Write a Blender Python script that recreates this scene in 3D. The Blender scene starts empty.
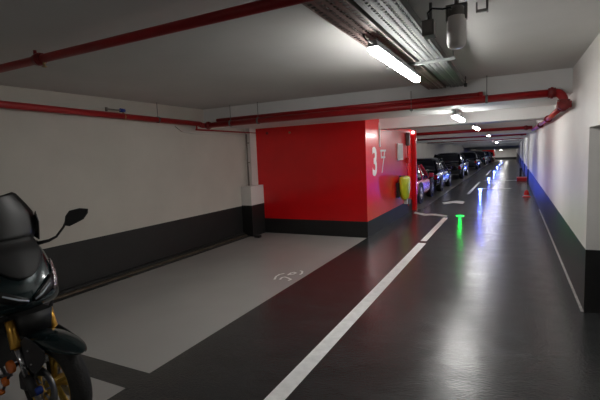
import bpy, bmesh, math, random
from mathutils import Vector, Matrix
random.seed(7)
PI = math.pi
sc = bpy.context.scene
COL = sc.collection

# ------------------------------------------------------------------ materials
def mat(name, col, rough=0.5, metal=0.0, coat=0.0, noise=0.0, nscale=8.0, bump=0.0, bscale=40.0,
        emit=None, estr=0.0, stretch=(1, 1, 1), rvar=0.0, trans=0.0, spec=None, coords='Object', detail=8, bdist=0.01):
    m = bpy.data.materials.new(name); m.use_nodes = True
    nt = m.node_tree; b = nt.nodes['Principled BSDF']
    b.inputs['Base Color'].default_value = (*col, 1)
    b.inputs['Roughness'].default_value = rough
    b.inputs['Metallic'].default_value = metal
    b.inputs['Coat Weight'].default_value = coat
    b.inputs['Coat Roughness'].default_value = 0.08
    if trans: b.inputs['Transmission Weight'].default_value = trans
    if spec is not None: b.inputs['Specular IOR Level'].default_value = spec
    if emit:
        b.inputs['Emission Color'].default_value = (*emit, 1)
        b.inputs['Emission Strength'].default_value = estr
    if noise or bump or rvar:
        tc = nt.nodes.new('ShaderNodeTexCoord'); mp = nt.nodes.new('ShaderNodeMapping')
        mp.inputs['Scale'].default_value = stretch
        nt.links.new(tc.outputs[coords], mp.inputs['Vector'])
        if noise or rvar:
            n = nt.nodes.new('ShaderNodeTexNoise'); n.inputs['Scale'].default_value = nscale
            n.inputs['Detail'].default_value = detail; n.inputs['Roughness'].default_value = 0.6
            nt.links.new(mp.outputs[0], n.inputs['Vector'])
            r = nt.nodes.new('ShaderNodeValToRGB')
            r.color_ramp.elements[0].position = 0.3; r.color_ramp.elements[1].position = 0.7
            r.color_ramp.elements[0].color = (*[c * (1 - noise) for c in col], 1)
            r.color_ramp.elements[1].color = (*[min(1, c * (1 + noise)) for c in col], 1)
            nt.links.new(n.outputs['Fac'], r.inputs['Fac'])
            nt.links.new(r.outputs['Color'], b.inputs['Base Color'])
            if rvar:
                mr = nt.nodes.new('ShaderNodeMapRange')
                mr.inputs['From Min'].default_value = 0.3; mr.inputs['From Max'].default_value = 0.7
                mr.inputs['To Min'].default_value = max(0.02, rough - rvar); mr.inputs['To Max'].default_value = rough + rvar
                nt.links.new(n.outputs['Fac'], mr.inputs['Value'])
                nt.links.new(mr.outputs[0], b.inputs['Roughness'])
        if bump:
            n2 = nt.nodes.new('ShaderNodeTexNoise'); n2.inputs['Scale'].default_value = bscale
            n2.inputs['Detail'].default_value = 5
            nt.links.new(mp.outputs[0], n2.inputs['Vector'])
            bp = nt.nodes.new('ShaderNodeBump'); bp.inputs['Strength'].default_value = bump
            bp.inputs['Distance'].default_value = bdist
            nt.links.new(n2.outputs['Fac'], bp.inputs['Height'])
            nt.links.new(bp.outputs[0], b.inputs['Normal'])
    return m

M = {}
M['white_wall'] = mat('white painted concrete', (0.76, 0.74, 0.71), 0.55, noise=0.05, nscale=1.6, bump=0.15, bscale=30)
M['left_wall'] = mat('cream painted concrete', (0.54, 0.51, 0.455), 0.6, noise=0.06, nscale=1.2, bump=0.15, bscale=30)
M['ceiling'] = mat('pale grey painted ceiling', (0.62, 0.61, 0.59), 0.8, noise=0.05, nscale=1.0, bump=0.1, bscale=20)
M['beam'] = mat('white painted beam', (0.70, 0.71, 0.70), 0.6, noise=0.04, nscale=2)
M['red_wall'] = mat('glossy red wall paint', (0.80, 0.004, 0.008), 0.28, noise=0.06, nscale=2.0, bump=0.18, bscale=9, coat=0.25)
M['black_band'] = mat('black skirting paint', (0.012, 0.012, 0.012), 0.5, noise=0.2, nscale=3, bump=0.1, bscale=20)
M['floor_dark'] = mat('dark sealed floor', (0.036, 0.037, 0.038), 0.215, noise=0.14, nscale=3.0, bump=0.27, bscale=42.0,
                      stretch=(1.0, 1.5, 1), rvar=0.045, detail=4, bdist=0.008)
M['floor_grey'] = mat('grey bay paint', (0.40, 0.39, 0.375), 0.25, noise=0.06, nscale=0.8, bump=0.06, bscale=6, rvar=0.015, detail=2.5)
M['marking'] = mat('white road paint', (0.86, 0.87, 0.86), 0.5, noise=0.12, nscale=12)
M['worn_marking'] = mat('worn white road paint', (0.5, 0.5, 0.5), 0.5, noise=0.3, nscale=9)
M['dust'] = mat('dusty kerb', (0.10, 0.075, 0.05), 0.7, noise=0.4, nscale=9)
M['kerb_dark'] = mat('dark kerb', (0.012, 0.012, 0.012), 0.5, noise=0.2)
M['edge_line'] = mat('pale sealant', (0.35, 0.34, 0.32), 0.6, noise=0.4, nscale=20)
M['red_pipe'] = mat('red sprinkler pipe paint', (0.34, 0.006, 0.009), 0.42, noise=0.1, nscale=6)
M['dark_red'] = mat('dark red pipe coupling', (0.20, 0.010, 0.012), 0.4, noise=0.2, nscale=20)
M['brass'] = mat('dull brass', (0.45, 0.32, 0.16), 0.4, 0.9, noise=0.1)
M['galv'] = mat('galvanised steel', (0.19, 0.20, 0.195), 0.6, 0.3, noise=0.12, nscale=25)
M['galv_dark'] = mat('darker galvanised steel', (0.22, 0.20, 0.18), 0.5, 0.6, noise=0.15, nscale=25)
M['copper_tray'] = mat('weathered perforated tray', (0.26, 0.19, 0.17), 0.55, 0.3, noise=0.15, nscale=20)
M['cable_grey'] = mat('grey cable sheath', (0.16, 0.16, 0.16), 0.5, noise=0.1)
M['cable_black'] = mat('black cable sheath', (0.012, 0.012, 0.012), 0.45, noise=0.1)
M['cable_white'] = mat('white cable sheath', (0.55, 0.54, 0.5), 0.5, noise=0.05)
M['lamp_body'] = mat('grey lamp housing', (0.42, 0.43, 0.44), 0.4, noise=0.05)
M['lamp_glow'] = mat('lit diffuser', (0.9, 0.9, 0.9), 0.4, emit=(1.0, 0.985, 0.955), estr=33)
M['lamp_glow_lane'] = mat('brighter lit diffuser', (0.9, 0.9, 0.9), 0.4, emit=(1.0, 0.985, 0.96), estr=38)
M['lamp_glow_small'] = mat('lit white beacon', (0.9, 0.9, 0.9), 0.4, emit=(1.0, 0.95, 0.95), estr=1.5)
M['white_plastic'] = mat('white plastic', (0.82, 0.80, 0.78), 0.4, noise=0.03)
M['grey_plastic'] = mat('grey plastic', (0.20, 0.19, 0.18), 0.5, noise=0.05)
M['dark_plastic'] = mat('dark plastic', (0.018, 0.018, 0.018), 0.5, noise=0.1)
M['hivis'] = mat('yellow green vinyl', (0.72, 0.76, 0.03), 0.4, noise=0.12, nscale=5, bump=0.3, bscale=9)
M['green_emit'] = mat('green light', (0.02, 0.6, 0.1), 0.3, emit=(0.0, 1.0, 0.05), estr=2.6)
M['blue_emit'] = mat('blue light', (0.05, 0.1, 0.8), 0.3, emit=(0.16, 0.28, 1.0), estr=5.5)
M['blue_plastic'] = mat('blue plastic', (0.02, 0.06, 0.35), 0.4, noise=0.05)
M['red_plastic'] = mat('bright red plastic', (0.75, 0.02, 0.015), 0.4, noise=0.05)
M['sand_red'] = mat('red painted metal', (0.55, 0.012, 0.012), 0.4, noise=0.1)
# scooter
M['teal'] = mat('very dark teal lacquer', (0.010, 0.026, 0.030), 0.22, 0.3, coat=0.8, noise=0.1, nscale=3)
M['matte_black'] = mat('matte black fairing plastic', (0.009, 0.009, 0.009), 0.55, noise=0.1, bump=0.1, bscale=200)
M['satin_grey'] = mat('dark grey textured plastic', (0.035, 0.035, 0.037), 0.5, noise=0.1, bump=0.1, bscale=200)
M['screen'] = mat('smoked screen', (0.006, 0.006, 0.006), 0.38, coat=0.0, noise=0.05)
M['tyre'] = mat('tyre rubber', (0.020, 0.019, 0.018), 0.75, noise=0.15, nscale=30, bump=0.5, bscale=90)
M['gold'] = mat('gold anodised metal', (0.62, 0.34, 0.06), 0.3, 0.85, noise=0.08)
M['gold_rim'] = mat('gold painted rim', (0.55, 0.36, 0.07), 0.4, 0.5, noise=0.08)
M['chrome'] = mat('polished steel', (0.62, 0.62, 0.64), 0.2, 1.0, noise=0.05)
M['steel_dark'] = mat('brushed disc steel', (0.35, 0.35, 0.36), 0.3, 1.0, noise=0.15, nscale=30)
M['orange_lens'] = mat('orange lens', (0.70, 0.16, 0.02), 0.25, coat=0.5, noise=0.05)
M['drl'] = mat('daylight strip lens', (0.60, 0.66, 0.72), 0.18, coat=0.5, noise=0.05)
M['lens'] = mat('headlamp reflector', (0.36, 0.30, 0.31), 0.2, 0.7, coat=1.0, noise=0.85, nscale=45, bump=0.8, bscale=60)
M['seat'] = mat('black vinyl', (0.02, 0.02, 0.02), 0.55, noise=0.1)
# cars
M['glass'] = mat('tinted car glass', (0.012, 0.014, 0.015), 0.06, coat=0.6, noise=0.05)
M['car_red'] = mat('red car paint', (0.55, 0.03, 0.07), 0.25, 0.2, coat=0.8, noise=0.03)
M['car_black'] = mat('black car paint', (0.012, 0.012, 0.013), 0.22, 0.2, coat=0.8, noise=0.03)
M['car_grey'] = mat('dark grey car paint', (0.06, 0.065, 0.07), 0.25, 0.5, coat=0.8, noise=0.03)
M['car_navy'] = mat('dark blue car paint', (0.015, 0.03, 0.05), 0.25, 0.4, coat=0.8, noise=0.03)
M['car_white'] = mat('white car paint', (0.6, 0.62, 0.62), 0.25, 0.0, coat=0.8, noise=0.03)
M['tail'] = mat('tail lamp lens', (0.45, 0.01, 0.015), 0.2, coat=0.6, noise=0.05)
M['head'] = mat('head lamp lens', (0.7, 0.72, 0.75), 0.15, coat=0.6, noise=0.05)
M['alloy'] = mat('alloy wheel', (0.45, 0.45, 0.46), 0.3, 0.8, noise=0.05)
M['plate'] = mat('number plate', (0.62, 0.62, 0.60), 0.5, noise=0.04)

# ------------------------------------------------------------------ mesh builder
class MB:
    def __init__(s): s.v = []; s.f = []; s.mi = []; s.sm = []
    def add(s, vs, fs, mi=0, smooth=False):
        o = len(s.v); s.v += [tuple(v) for v in vs]
        for f in fs: s.f.append([o + i for i in f]); s.mi.append(mi); s.sm.append(smooth)
        return s
    def box(s, x0, x1, y0, y1, z0, z1, mi=0):
        if x0 > x1: x0, x1 = x1, x0
        vs = [(x, y, z) for z in (z0, z1) for y in (y0, y1) for x in (x0, x1)]
        return s.add(vs, [(0, 2, 3, 1), (4, 5, 7, 6), (0, 1, 5, 4), (2, 6, 7, 3), (0, 4, 6, 2), (1, 3, 7, 5)], mi)
    def quad(s, a, b, c, d, mi=0): return s.add([a, b, c, d], [(0, 1, 2, 3)], mi)
    def tube(s, pts, r, n=12, mi=0, caps=True):
        pts = [Vector(p) for p in pts]; rs = r if isinstance(r, (list, tuple)) else [r] * len(pts)
        vs = []; prev = None
        for i, p in enumerate(pts):
            if i == 0: t = pts[1] - p
            elif i == len(pts) - 1: t = p - pts[i - 1]
            else: t = (pts[i + 1] - p).normalized() + (p - pts[i - 1]).normalized()
            t.normalize()
            if prev is None:
                a = Vector((0, 0, 1)) if abs(t.z) < 0.9 else Vector((1, 0, 0))
                u = t.cross(a).normalized()
            else:
                u = (prev - t * prev.dot(t)).normalized()
            prev = u; w = t.cross(u)
            for k in range(n):
                an = 2 * PI * k / n
                vs.append(p + (u * math.cos(an) + w * math.sin(an)) * rs[i])
        fs = []
        for i in range(len(pts) - 1):
            for k in range(n):
                a = i * n + k; b = i * n + (k + 1) % n
                fs.append((a, b, b + n, a + n))
        s.add(vs, fs, mi, True)
        if caps:
            s.add([vs[k] for k in range(n)], [tuple(reversed(range(n)))], mi)
            s.add([vs[(len(pts) - 1) * n + k] for k in range(n)], [tuple(range(n))], mi)
        return s
    def lathe(s, prof, center, axis='z', n=24, mi=0, smooth=True):
        """prof: list of (r, h); h runs along the axis"""
        vs = []
        for r, h in prof:
            for k in range(n):
                a = 2 * PI * k / n; c, d = r * math.cos(a), r * math.sin(a)
                p = {'z': (c, d, h), 'y': (c, h, d), 'x': (h, c, d)}[axis]
                vs.append((p[0] + center[0], p[1] + center[1], p[2] + center[2]))
        fs = []
        for i in range(len(prof) - 1):
            for k in range(n):
                a = i * n + k; b = i * n + (k + 1) % n
                fs.append((a, b, b + n, a + n))
        return s.add(vs, fs, mi, smooth)
    def prism(s, poly, axis, h0, h1, mi=0):
        """extrude a 2D polygon along an axis; poly gives the two other coordinates in xyz order"""
        def P(a, b, h): return {'x': (h, a, b), 'y': (a, h, b), 'z': (a, b, h)}[axis]
        n = len(poly)
        vs = [P(a, b, h0) for a, b in poly] + [P(a, b, h1) for a, b in poly]
        fs = [tuple(range(n)), tuple(reversed(range(n, 2 * n)))]
        fs += [(i, i + n, (i + 1) % n + n, (i + 1) % n) for i in range(n)]
        return s.add(vs, fs, mi)
    def loft(s, rings, mi=0, closed=True, caps=True, smooth=True):
        n = len(rings[0]); vs = [p for r in rings for p in r]; fs = []
        for i in range(len(rings) - 1):
            for k in range(n if closed else n - 1):
                a = i * n + k; b = i * n + (k + 1) % n
                fs.append((a, b, b + n, a + n))
        s.add(vs, fs, mi, smooth)
        if caps and closed:
            s.add(rings[0], [tuple(reversed(range(n)))], mi, False); s.add(rings[-1], [tuple(range(n))], mi, False)
        return s
    def build(s, name, mats, parent=None, bevel=0, subd=0, solid=0, autos=False):
        me = bpy.data.meshes.new(name); me.from_pydata(s.v, [], s.f)
        if not isinstance(mats, (list, tuple)): mats = [mats]
        for m in mats: me.materials.append(m)
        me.polygons.foreach_set('material_index', s.mi); me.polygons.foreach_set('use_smooth', s.sm)
        bm = bmesh.new(); bm.from_mesh(me)
        bmesh.ops.remove_doubles(bm, verts=bm.verts, dist=1e-5)
        bmesh.ops.recalc_face_normals(bm, faces=bm.faces)
        bm.to_mesh(me); bm.free(); me.update()
        o = bpy.data.objects.new(name, me); COL.objects.link(o)
        if parent: o.parent = parent
        if solid:
            md = o.modifiers.new('solid', 'SOLIDIFY'); md.thickness = solid; md.offset = 0
        if bevel:
            md = o.modifiers.new('bevel', 'BEVEL'); md.width = bevel; md.segments = 2; md.limit_method = 'ANGLE'; md.angle_limit = 0.6
        if subd:
            md = o.modifiers.new('sub', 'SUBSURF'); md.levels = subd; md.render_levels = subd
        return o

def tag(o, label=None, cat=None, group=None, kind=None):
    if label: o['label'] = label
    if cat: o['category'] = cat
    if group: o['group'] = group
    if kind: o['kind'] = kind
    return o
def struct(name, mb, m, **k): return tag(mb.build(name, m, **k), kind='structure')
def empty(name, loc, label, cat, group=None, rz=0):
    o = bpy.data.objects.new(name, None); COL.objects.link(o); o.location = loc; o.rotation_euler.z = rz
    o.empty_display_size = 0.1
    return tag(o, label, cat, group)
def thing(name, mb, m, label, cat, group=None, **k): return tag(mb.build(name, m, **k), label, cat, group)
def text_mesh(name, body, m, parent=None, thick=0.003, size=1.0, bold=0.0):
    cu = bpy.data.curves.new(name, 'FONT'); cu.body = body; cu.size = size; cu.extrude = thick; cu.offset = bold
    cu.align_x = 'CENTER'; cu.align_y = 'CENTER'
    t = bpy.data.objects.new('tmp', cu); COL.objects.link(t)
    dg = bpy.context.evaluated_depsgraph_get()
    me = bpy.data.meshes.new_from_object(t.evaluated_get(dg)); bpy.data.objects.remove(t)
    me.name = name; me.materials.clear(); me.materials.append(m)
    o = bpy.data.objects.new(name, me); COL.objects.link(o)
    if parent: o.parent = parent
    return o

# ------------------------------------------------------------------ setting
XL, XR, ZC = -4.95, 0.62, 2.5
YN, YF, YS = -8.0, 92.0, 42.0          # behind the camera, far end, where the ramp starts
def dz(y): return -0.75 * max(0, (y - YS)) / (90 - YS)

f = MB()
yb = [YN, 1.90, 2.12, 7.45, 11.5]
f.quad((XL, YN, 0), (-2.45, YN, 0), (-2.45, 1.90, 0), (XL, 1.90, 0), 1)
f.quad((XL, 1.90, 0), (-2.45, 1.90, 0), (-2.45, 2.12, 0), (XL, 2.12, 0), 0)
f.quad((XL, 2.12, 0), (-2.45, 2.12, 0), (-2.45, 7.45, 0), (XL, 7.45, 0), 1)
f.quad((XL, 7.45, 0), (-2.45, 7.45, 0), (-2.45, 11.6, 0), (XL, 11.6, 0), 0)
f.quad((XL, 11.6, 0), (-2.2, 11.6, 0), (-2.2, YS, 0), (XL, YS, 0), 2)
f.quad((XL, YS, 0), (-2.2, YS, 0), (-2.2, YF, dz(YF)), (XL, YF, dz(YF)), 2)
f.quad((-2.45, YN, 0), (1.9, YN, 0), (1.9, 11.6, 0), (-2.45, 11.6, 0), 0)
f.quad((-2.2, 11.6, 0), (XR + .2, 11.6, 0), (XR + .2, YS, 0), (-2.2, YS, 0), 0)
f.quad((-2.2, YS, 0), (XR + .2, YS, 0), (XR + .2, YF, dz(YF)), (-2.2, YF, dz(YF)), 0)
M['floor_mid'] = mat('mid grey bay floor', (0.085, 0.082, 0.078), 0.35, noise=0.2, nscale=2, bump=0.1, bscale=8)
struct('floor', f, [M['floor_dark'], M['floor_grey'], M['floor_mid']])

c = MB()
c.box(XL - .2, 1.9, YN, YS, ZC, ZC + .15)
c.add([(XL - .2, YS, 2.5), (XR + .2, YS, 2.5), (XR + .2, YF, 1.15), (XL - .2, YF, 1.15),
       (XL - .2, YS, 2.65), (XR + .2, YS, 2.65), (XR + .2, YF, 1.30), (XL - .2, YF, 1.30)],
      [(0, 1, 2, 3), (4, 7, 6, 5), (0, 3, 7, 4), (1, 5, 6, 2), (3, 2, 6, 7), (0, 4, 5, 1)])
struct('ceiling', c, M['ceiling'])

w = MB()
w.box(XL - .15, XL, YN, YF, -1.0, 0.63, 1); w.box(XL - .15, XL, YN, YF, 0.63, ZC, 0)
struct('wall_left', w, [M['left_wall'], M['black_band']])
w = MB()
# the near stretch has a recess: only the lintel above 1.75 m carries on flush with the wall
w.box(XR, XR + .15, 4.62, YF, -1.0, 0.61, 1); w.box(XR, XR + .15, 4.62, YF, 0.61, ZC, 0)
w.box(XR, XR + .15, YN, 4.62, 1.75, ZC, 0)
w.box(XR + .15, 1.7, 4.62, 4.77, 0, 0.61, 1); w.box(XR + .15, 1.7, 4.62, 4.77, 0.61, 1.9, 0)
w.box(1.7, 1.85, YN, 4.77, 0, 0.61, 1); w.box(1.7, 1.85, YN, 4.77, 0.61, 1.9, 0)
w.box(XR + .15, 1.7, YN, 4.62, 1.75, 1.9, 2)
struct('wall_right', w, [M['white_wall'], M['black_band'], M['grey_plastic']])
w = MB()
w.box(XL, XR, 90, 90.15, -1.0, -0.3, 1); w.box(XL, XR, 90, 90.15, -0.3, 1.3, 0)
struct('wall_far', w, [M['white_wall'], M['black_band']])
w = MB(); w.box(XL, 1.85, YN - .15, YN, 0, ZC)
struct('wall_near', w, M['white_wall'])

# red walled enclosure
w = MB(); w.box(-4.83, -2.43, 7.45, 11.35, 0.31, ZC, 0); w.box(-4.83, -2.428, 7.448, 11.35, 0, 0.31, 1)
struct('wall_red', w, [M['red_wall'], M['black_band']])
w = MB(); w.box(-4.9, -2.9, 80, 84, -1, 1.25)
struct('wall_red_far', w, M['red_wall'])

# beams
for (y0, y1, z0, x0) in ((5.95, 7.45, 2.205, XL), (8.35, 8.95, 2.075, -2.43), (14.75, 15.4, 2.02, XL), (21.3, 21.9, 2.0, XL),
                         (28, 28.6, 2.0, XL), (34.6, 35.2, 2.0, XL), (41, 41.6, 1.98, XL), (50, 50.6, 1.75, XL), (60, 60.6, 1.5, XL), (70, 70.6, 1.3, XL)):
    b = MB(); b.box(x0, XR, y0, y1, z0, ZC)
    struct('ceiling_beam', b, M['beam'])
# shallow pilasters of the right wall
for y in (20.7, 27.5, 34, 41):
    b = MB(); b.box(XR - .05, XR, y, y + .5, 0, 0.61, 1); b.box(XR - .05, XR, y, y + .5, 0.61, ZC, 0)
    struct('wall_pilaster', b, [M['white_wall'], M['black_band']])
b = MB(); b.box(XL, XL + .05, YN, 7.0, 0, 0.07, 0); b.box(XL + .05, XL + .10, YN, 7.0, 0, 0.035, 1)
b.box(XL + .1, XL + .16, YN, 7.0, 0, 0.012, 0)
struct('baseboard_left', b, [M['kerb_dark'], M['dust']])
b = MB(); b.box(XR - .022, XR, 4.62, 12, 0, 0.006)
struct('baseboard_right', b, M['edge_line'])
# corner column by the red wall
b = MB(); b.box(-4.95, -4.71, 6.97, 7.45, 0, 0.64, 1); b.box(-4.95, -4.71, 6.97, 7.45, 0.64, 1.03, 0)
b.box(-4.95, -4.83, 7.22, 7.45, 1.03, 2.205, 0)
struct('trim_1', b, [M['white_wall'], M['black_band']])
# red end column
b = MB(); b.box(-2.60, -2.34, 11.35, 11.52, 0, 2.16, 0); b.box(-2.34, -2.32, 11.40, 11.47, 0, 2.16, 0)
struct('trim_2', b, M['red_wall'])

# ------------------------------------------------------------------ floor markings
def flatpoly(name, poly, m, label, cat='floor marking', group=None, z=0.0015, dz_=0.0):
    b = MB(); b.prism(poly, 'z', 0.0002 + dz_, z + dz_); return thing(name, b, m, label, cat, group)
def rectp(x0, x1, y0, y1): return [(x0, y0), (x1, y0), (x1, y1), (x0, y1)]
flatpoly('lane_line', rectp(-1.455, -1.325, YN + .1, 7.27), M['marking'], 'long solid white lane line running from the near edge beside the grey bay')
flatpoly('lane_line', rectp(-1.455, -1.35, 7.44, 10.2), M['marking'], 'short white lane dash ending beside the green floor light')
flatpoly('lane_line', rectp(-1.455, -1.36, 15.8, 21.6), M['marking'], 'white lane dash leading up beside the nearest blue floor lights')
flatpoly('lane_line', rectp(-1.45, -1.36, 27, 33), M['marking'], 'distant white lane dash among the farther blue floor lights')
flatpoly('cross_line', [(-2.28, 11.0), (-1.95, 10.74), (-1.72, 10.80), (-1.40, 10.55), (-1.40, 10.35), (-1.75, 10.52), (-1.95, 10.45), (-2.28, 10.8)],
         M['worn_marking'], 'ragged white painted line across the floor beside the red end column')
flatpoly('arrow_marking', [(-1.92, 13.2), (-1.55, 13.75), (-1.3, 13.5), (-1.3, 12.95), (-1.58, 13.1), (-1.8, 12.75)],
         M['worn_marking'], 'small worn white floor mark between the red car and the lane')
flatpoly('cross_line', rectp(-1.1, -0.05, 17.95, 18.15), M['worn_marking'], 'thin white line across the lane level with the nearest blue floor light')
flatpoly('cross_line', rectp(-1.25, 0.35, 22.3, 22.6), M['worn_marking'], 'thin white line across the lane ending near the flat red box')

# bay number (read from the lane)
b = MB()
for line in ([(-2.772, 4.54), (-2.822, 4.665), (-2.824, 4.764), (-2.789, 4.826)],
             [(-2.702, 4.564), (-2.722, 4.652), (-2.694, 4.685), (-2.634, 4.658), (-2.564, 4.612), (-2.574, 4.563)],
             [(-2.701, 4.781), (-2.708, 4.88), (-2.684, 4.924), (-2.642, 4.902), (-2.647, 4.839), (-2.686, 4.811)],
             [(-2.556, 4.856), (-2.552, 4.907), (-2.592, 4.997), (-2.632, 5.02)]):
    for (xa, ya), (xb, yb_) in zip(line, line[1:]):
        d = Vector((xb - xa, yb_ - ya, 0)); n_ = Vector((-d.y, d.x, 0)).normalized() * .014; e_ = d.normalized() * .008
        A_, B_ = Vector((xa, ya, .0015)) - e_, Vector((xb, yb_, .0015)) + e_
        b.quad(A_ - n_, B_ - n_, B_ + n_, A_ + n_)
thing('bay_marking', b, M['marking'], 'white curved symbol painted on the corner of the grey parking bay', 'floor marking')

# wall number 3
t = text_mesh('wall_number', '3', M['marking'], thick=0.002, size=0.76, bold=0.022)
t.rotation_euler = (PI / 2, 0, PI / 2); t.scale = (0.90, 1, 1); t.location = (-2.427, 7.98, 1.40)
tag(t, 'bold white number 3 painted on the side of the red wall', 'painted number')
b = MB()
b.prism([(8.38, 1.66), (8.80, 1.66), (8.80, 1.62), (8.38, 1.62)], 'x', -2.429, -2.425)
b.prism([(8.42, 1.62), (8.47, 1.62), (8.47, 1.50), (8.42, 1.50)], 'x', -2.429, -2.425)
b.prism([(8.42, 1.52), (8.74, 1.52), (8.74, 1.48), (8.42, 1.48)], 'x', -2.429, -2.425)
b.prism([(8.68, 1.62), (8.74, 1.62), (8.50, 1.18), (8.46, 1.18)], 'x', -2.429, -2.425)
thing('wall_symbol', b, M['white_plastic'], 'small thin white symbol painted right of the number 3 on the red wall', 'painted symbol')

# ------------------------------------------------------------------ red pipes
def coupling(mb, p, ax, r, L=0.05, mi=0):
    d = Vector({'x': (1, 0, 0), 'y': (0, 1, 0), 'z': (0, 0, 1)}[ax])
    p = Vector(p)
    mb.tube([p - d * L, p + d * L], r * 1.28, 16, mi)
    mb.tube([p - d * L * .35, p + d * L * .35], r * 1.5, 16, mi)
def hanger(parent, x, y, z, r, name='hanger'):
    h = MB(); h.tube([(x, y, z + r), (x, y, ZC)], 0.005, 8); h.box(x - .02, x + .02, y - .02, y + .02, ZC - .006, ZC)
    h.lathe([(r + .006, -.014), (r + .006, .014), (r + .001, .014), (r + .001, -.014), (r + .006, -.014)], (x, y, z), 'x' if parent['ax'] == 'x' else 'y', 20)
    return h.build(name, M['galv'], parent)

# (a) across the ceiling close to the camera
p = empty('sprinkler_pipe', (-2.2, 1.92, 2.38), 'thin red pipe crossing the near ceiling with a dark coupling, upper left', 'pipe')
p['ax'] = 'x'
def rel(o, pts): return [tuple(Vector(q) - o.location) for q in pts]
b = MB(); b.tube(rel(p, [(XL, 1.92, 2.38), (XR, 1.92, 2.38)]), 0.030, 16); b.build('pipe_run', M['red_pipe'], p)
b = MB(); q = Vector((-3.08, 1.92, 2.38)) - p.location
coupling(b, q, 'x', 0.03, 0.045); b.tube([q + Vector((-.045, 0, .03)), q + Vector((-.045, 0, .07))], .012, 8)
b.build('coupling', M['dark_red'], p)
b = MB(); b.tube([q + Vector((.05, 0, -.01)), q + Vector((.05, 0, -.06))], [.011, .008], 8); b.lathe([(0, -.064), (.018, -.062), (.018, -.058), (0, -.058)], q + Vector((.05, 0, 0)), 'z', 12)
b.build('sprinkler_head', M['brass'], p)
del p['ax']

# (b) along the left wall
def hang_parts(root, spots, r, ax):
    for (x, y, z) in spots:
        h = MB(); X, Y, Z = Vector((x, y, z)) - root.location
        h.tube([(X, Y, Z + r), (X, Y, ZC - root.location.z)], 0.005, 8)
        h.lathe([(r + .007, -.014), (r + .007, .014), (r + .0005, .014), (r + .0005, -.014), (r + .007, -.014)], (X, Y, Z), ax, 20)
        h.build('hanger', M['galv'], root)
p = empty('sprinkler_pipe', (-4.84, 2.0, 2.235), 'red pipe running along the left wall under the ceiling', 'pipe')
b = MB(); b.tube(rel(p, [(-4.84, YN, 2.28), (-4.84, 2.5, 2.28), (-4.84, 5.70, 2.225)]), 0.040, 18); b.build('pipe_run', M['red_pipe'], p)
hang_parts(p, [(-4.84, 4.75, 2.242)], 0.041, 'y')
b = MB(); b.tube(rel(p, [(-4.84, 4.12, 2.25), (-4.84, 4.12, 2.325)]), .012, 8); b.lathe([(.045, -.01), (.045, .01)], Vector((-4.84, 4.12, 2.252)) - p.location, 'y', 18)
b.build('clamp', M['brass'], p)
v = empty('valve', (-4.84, 3.95, 2.325), 'small grey valve with a blue cap on top of the left wall pipe', 'valve')
b = MB(); b.tube([(0, -.10, 0.008), (0, .14, 0.008)], .010, 8); b.tube([(0, -.10, -.02), (0, -.10, .03)], .018, 10); b.build('valve_body', M['galv_dark'], v)
b = MB(); b.tube([(0, .12, 0.008), (0, .19, 0.008)], .026, 12); b.build('valve_cap', M['blue_plastic'], v)

# (c) the pipe across in front of the beam, its elbow and the run along the right wall
p = empty('sprinkler_pipe', (-2.2, 5.80, 2.20), 'thick red pipe in front of the wide ceiling beam that turns along the right wall', 'pipe')
b = MB(); b.tube(rel(p, [(-4.80, 5.80, 2.195), (0.42, 5.80, 2.215)]), 0.045, 20)
b.tube(rel(p, [(-4.84, 5.69, 2.222), (-4.83, 5.76, 2.20), (-4.78, 5.80, 2.195)]), 0.045, 16)
b.build('pipe_run', M['red_pipe'], p)
for (q_, ax_, r_) in (((-4.73, 5.80, 2.195), 'x', .045), ((0.40, 5.80, 2.215), 'x', .045)):
    b = MB(); coupling(b, Vector(q_) - p.location, ax_, r_, .038); b.build('coupling', M['dark_red'], p)
b = MB(); el = []
for i in range(9):
    a = PI / 2 * i / 8; el.append((0.42 + .10 * math.sin(a), 5.80, 2.215 - .10 * (1 - math.cos(a))))
el += [(0.52, 5.80, 2.08)]
b.tube(rel(p, el), 0.048, 16)
b.tube(rel(p, [(0.52, 5.74, 2.06), (0.52, 5.90, 2.06)]), 0.050, 18)
b.tube(rel(p, [(0.455, 5.82, 2.07), (0.60, 5.82, 2.07)]), 0.04, 14)
b.build('elbow', M['red_pipe'], p)
b = MB()
for yy in (5.72, 5.92): b.tube(rel(p, [(0.52, yy, 2.06), (0.52, yy + .02, 2.06)]), 0.064, 18)
for zz in (2.105,): b.tube(rel(p, [(0.52, 5.80, zz), (0.52, 5.80, zz + .02)]), 0.066, 16)
for k in range(6):
    a = k * PI / 3
    b.tube(rel(p, [(0.52 + .052 * math.cos(a), 5.70, 2.06 + .052 * math.sin(a)), (0.52 + .052 * math.cos(a), 5.76, 2.06 + .052 * math.sin(a))]), .009, 6)
b.build('flange', M['dark_red'], p)
b = MB(); b.tube(rel(p, [(0.52, 5.9, 2.06), (0.52, 8.0, 2.04), (0.52, 14.4, 2.09)]), 0.036, 16); b.build('wall_run', M['red_pipe'], p)
for yy in (8.2, 10.4):
    b = MB(); coupling(b, Vector((0.52, yy, 2.045)) - p.location, 'y', .040, .05); b.build('coupling', M['dark_red'], p)
hang_parts(p, [(-4.25, 5.80, 2.197), (-3.70, 5.80, 2.199), (-0.30, 5.80, 2.212)], 0.046, 'x')
b = MB(); b.tube(rel(p, [(-1.22, 5.72, 2.12), (-1.22, 5.72, 2.40)]), .004, 6); b.box(-1.24 + 2.2, -1.20 + 2.2, -.085, -.06, -.06, -.04); b.build('hanger', M['galv'], p)

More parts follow.
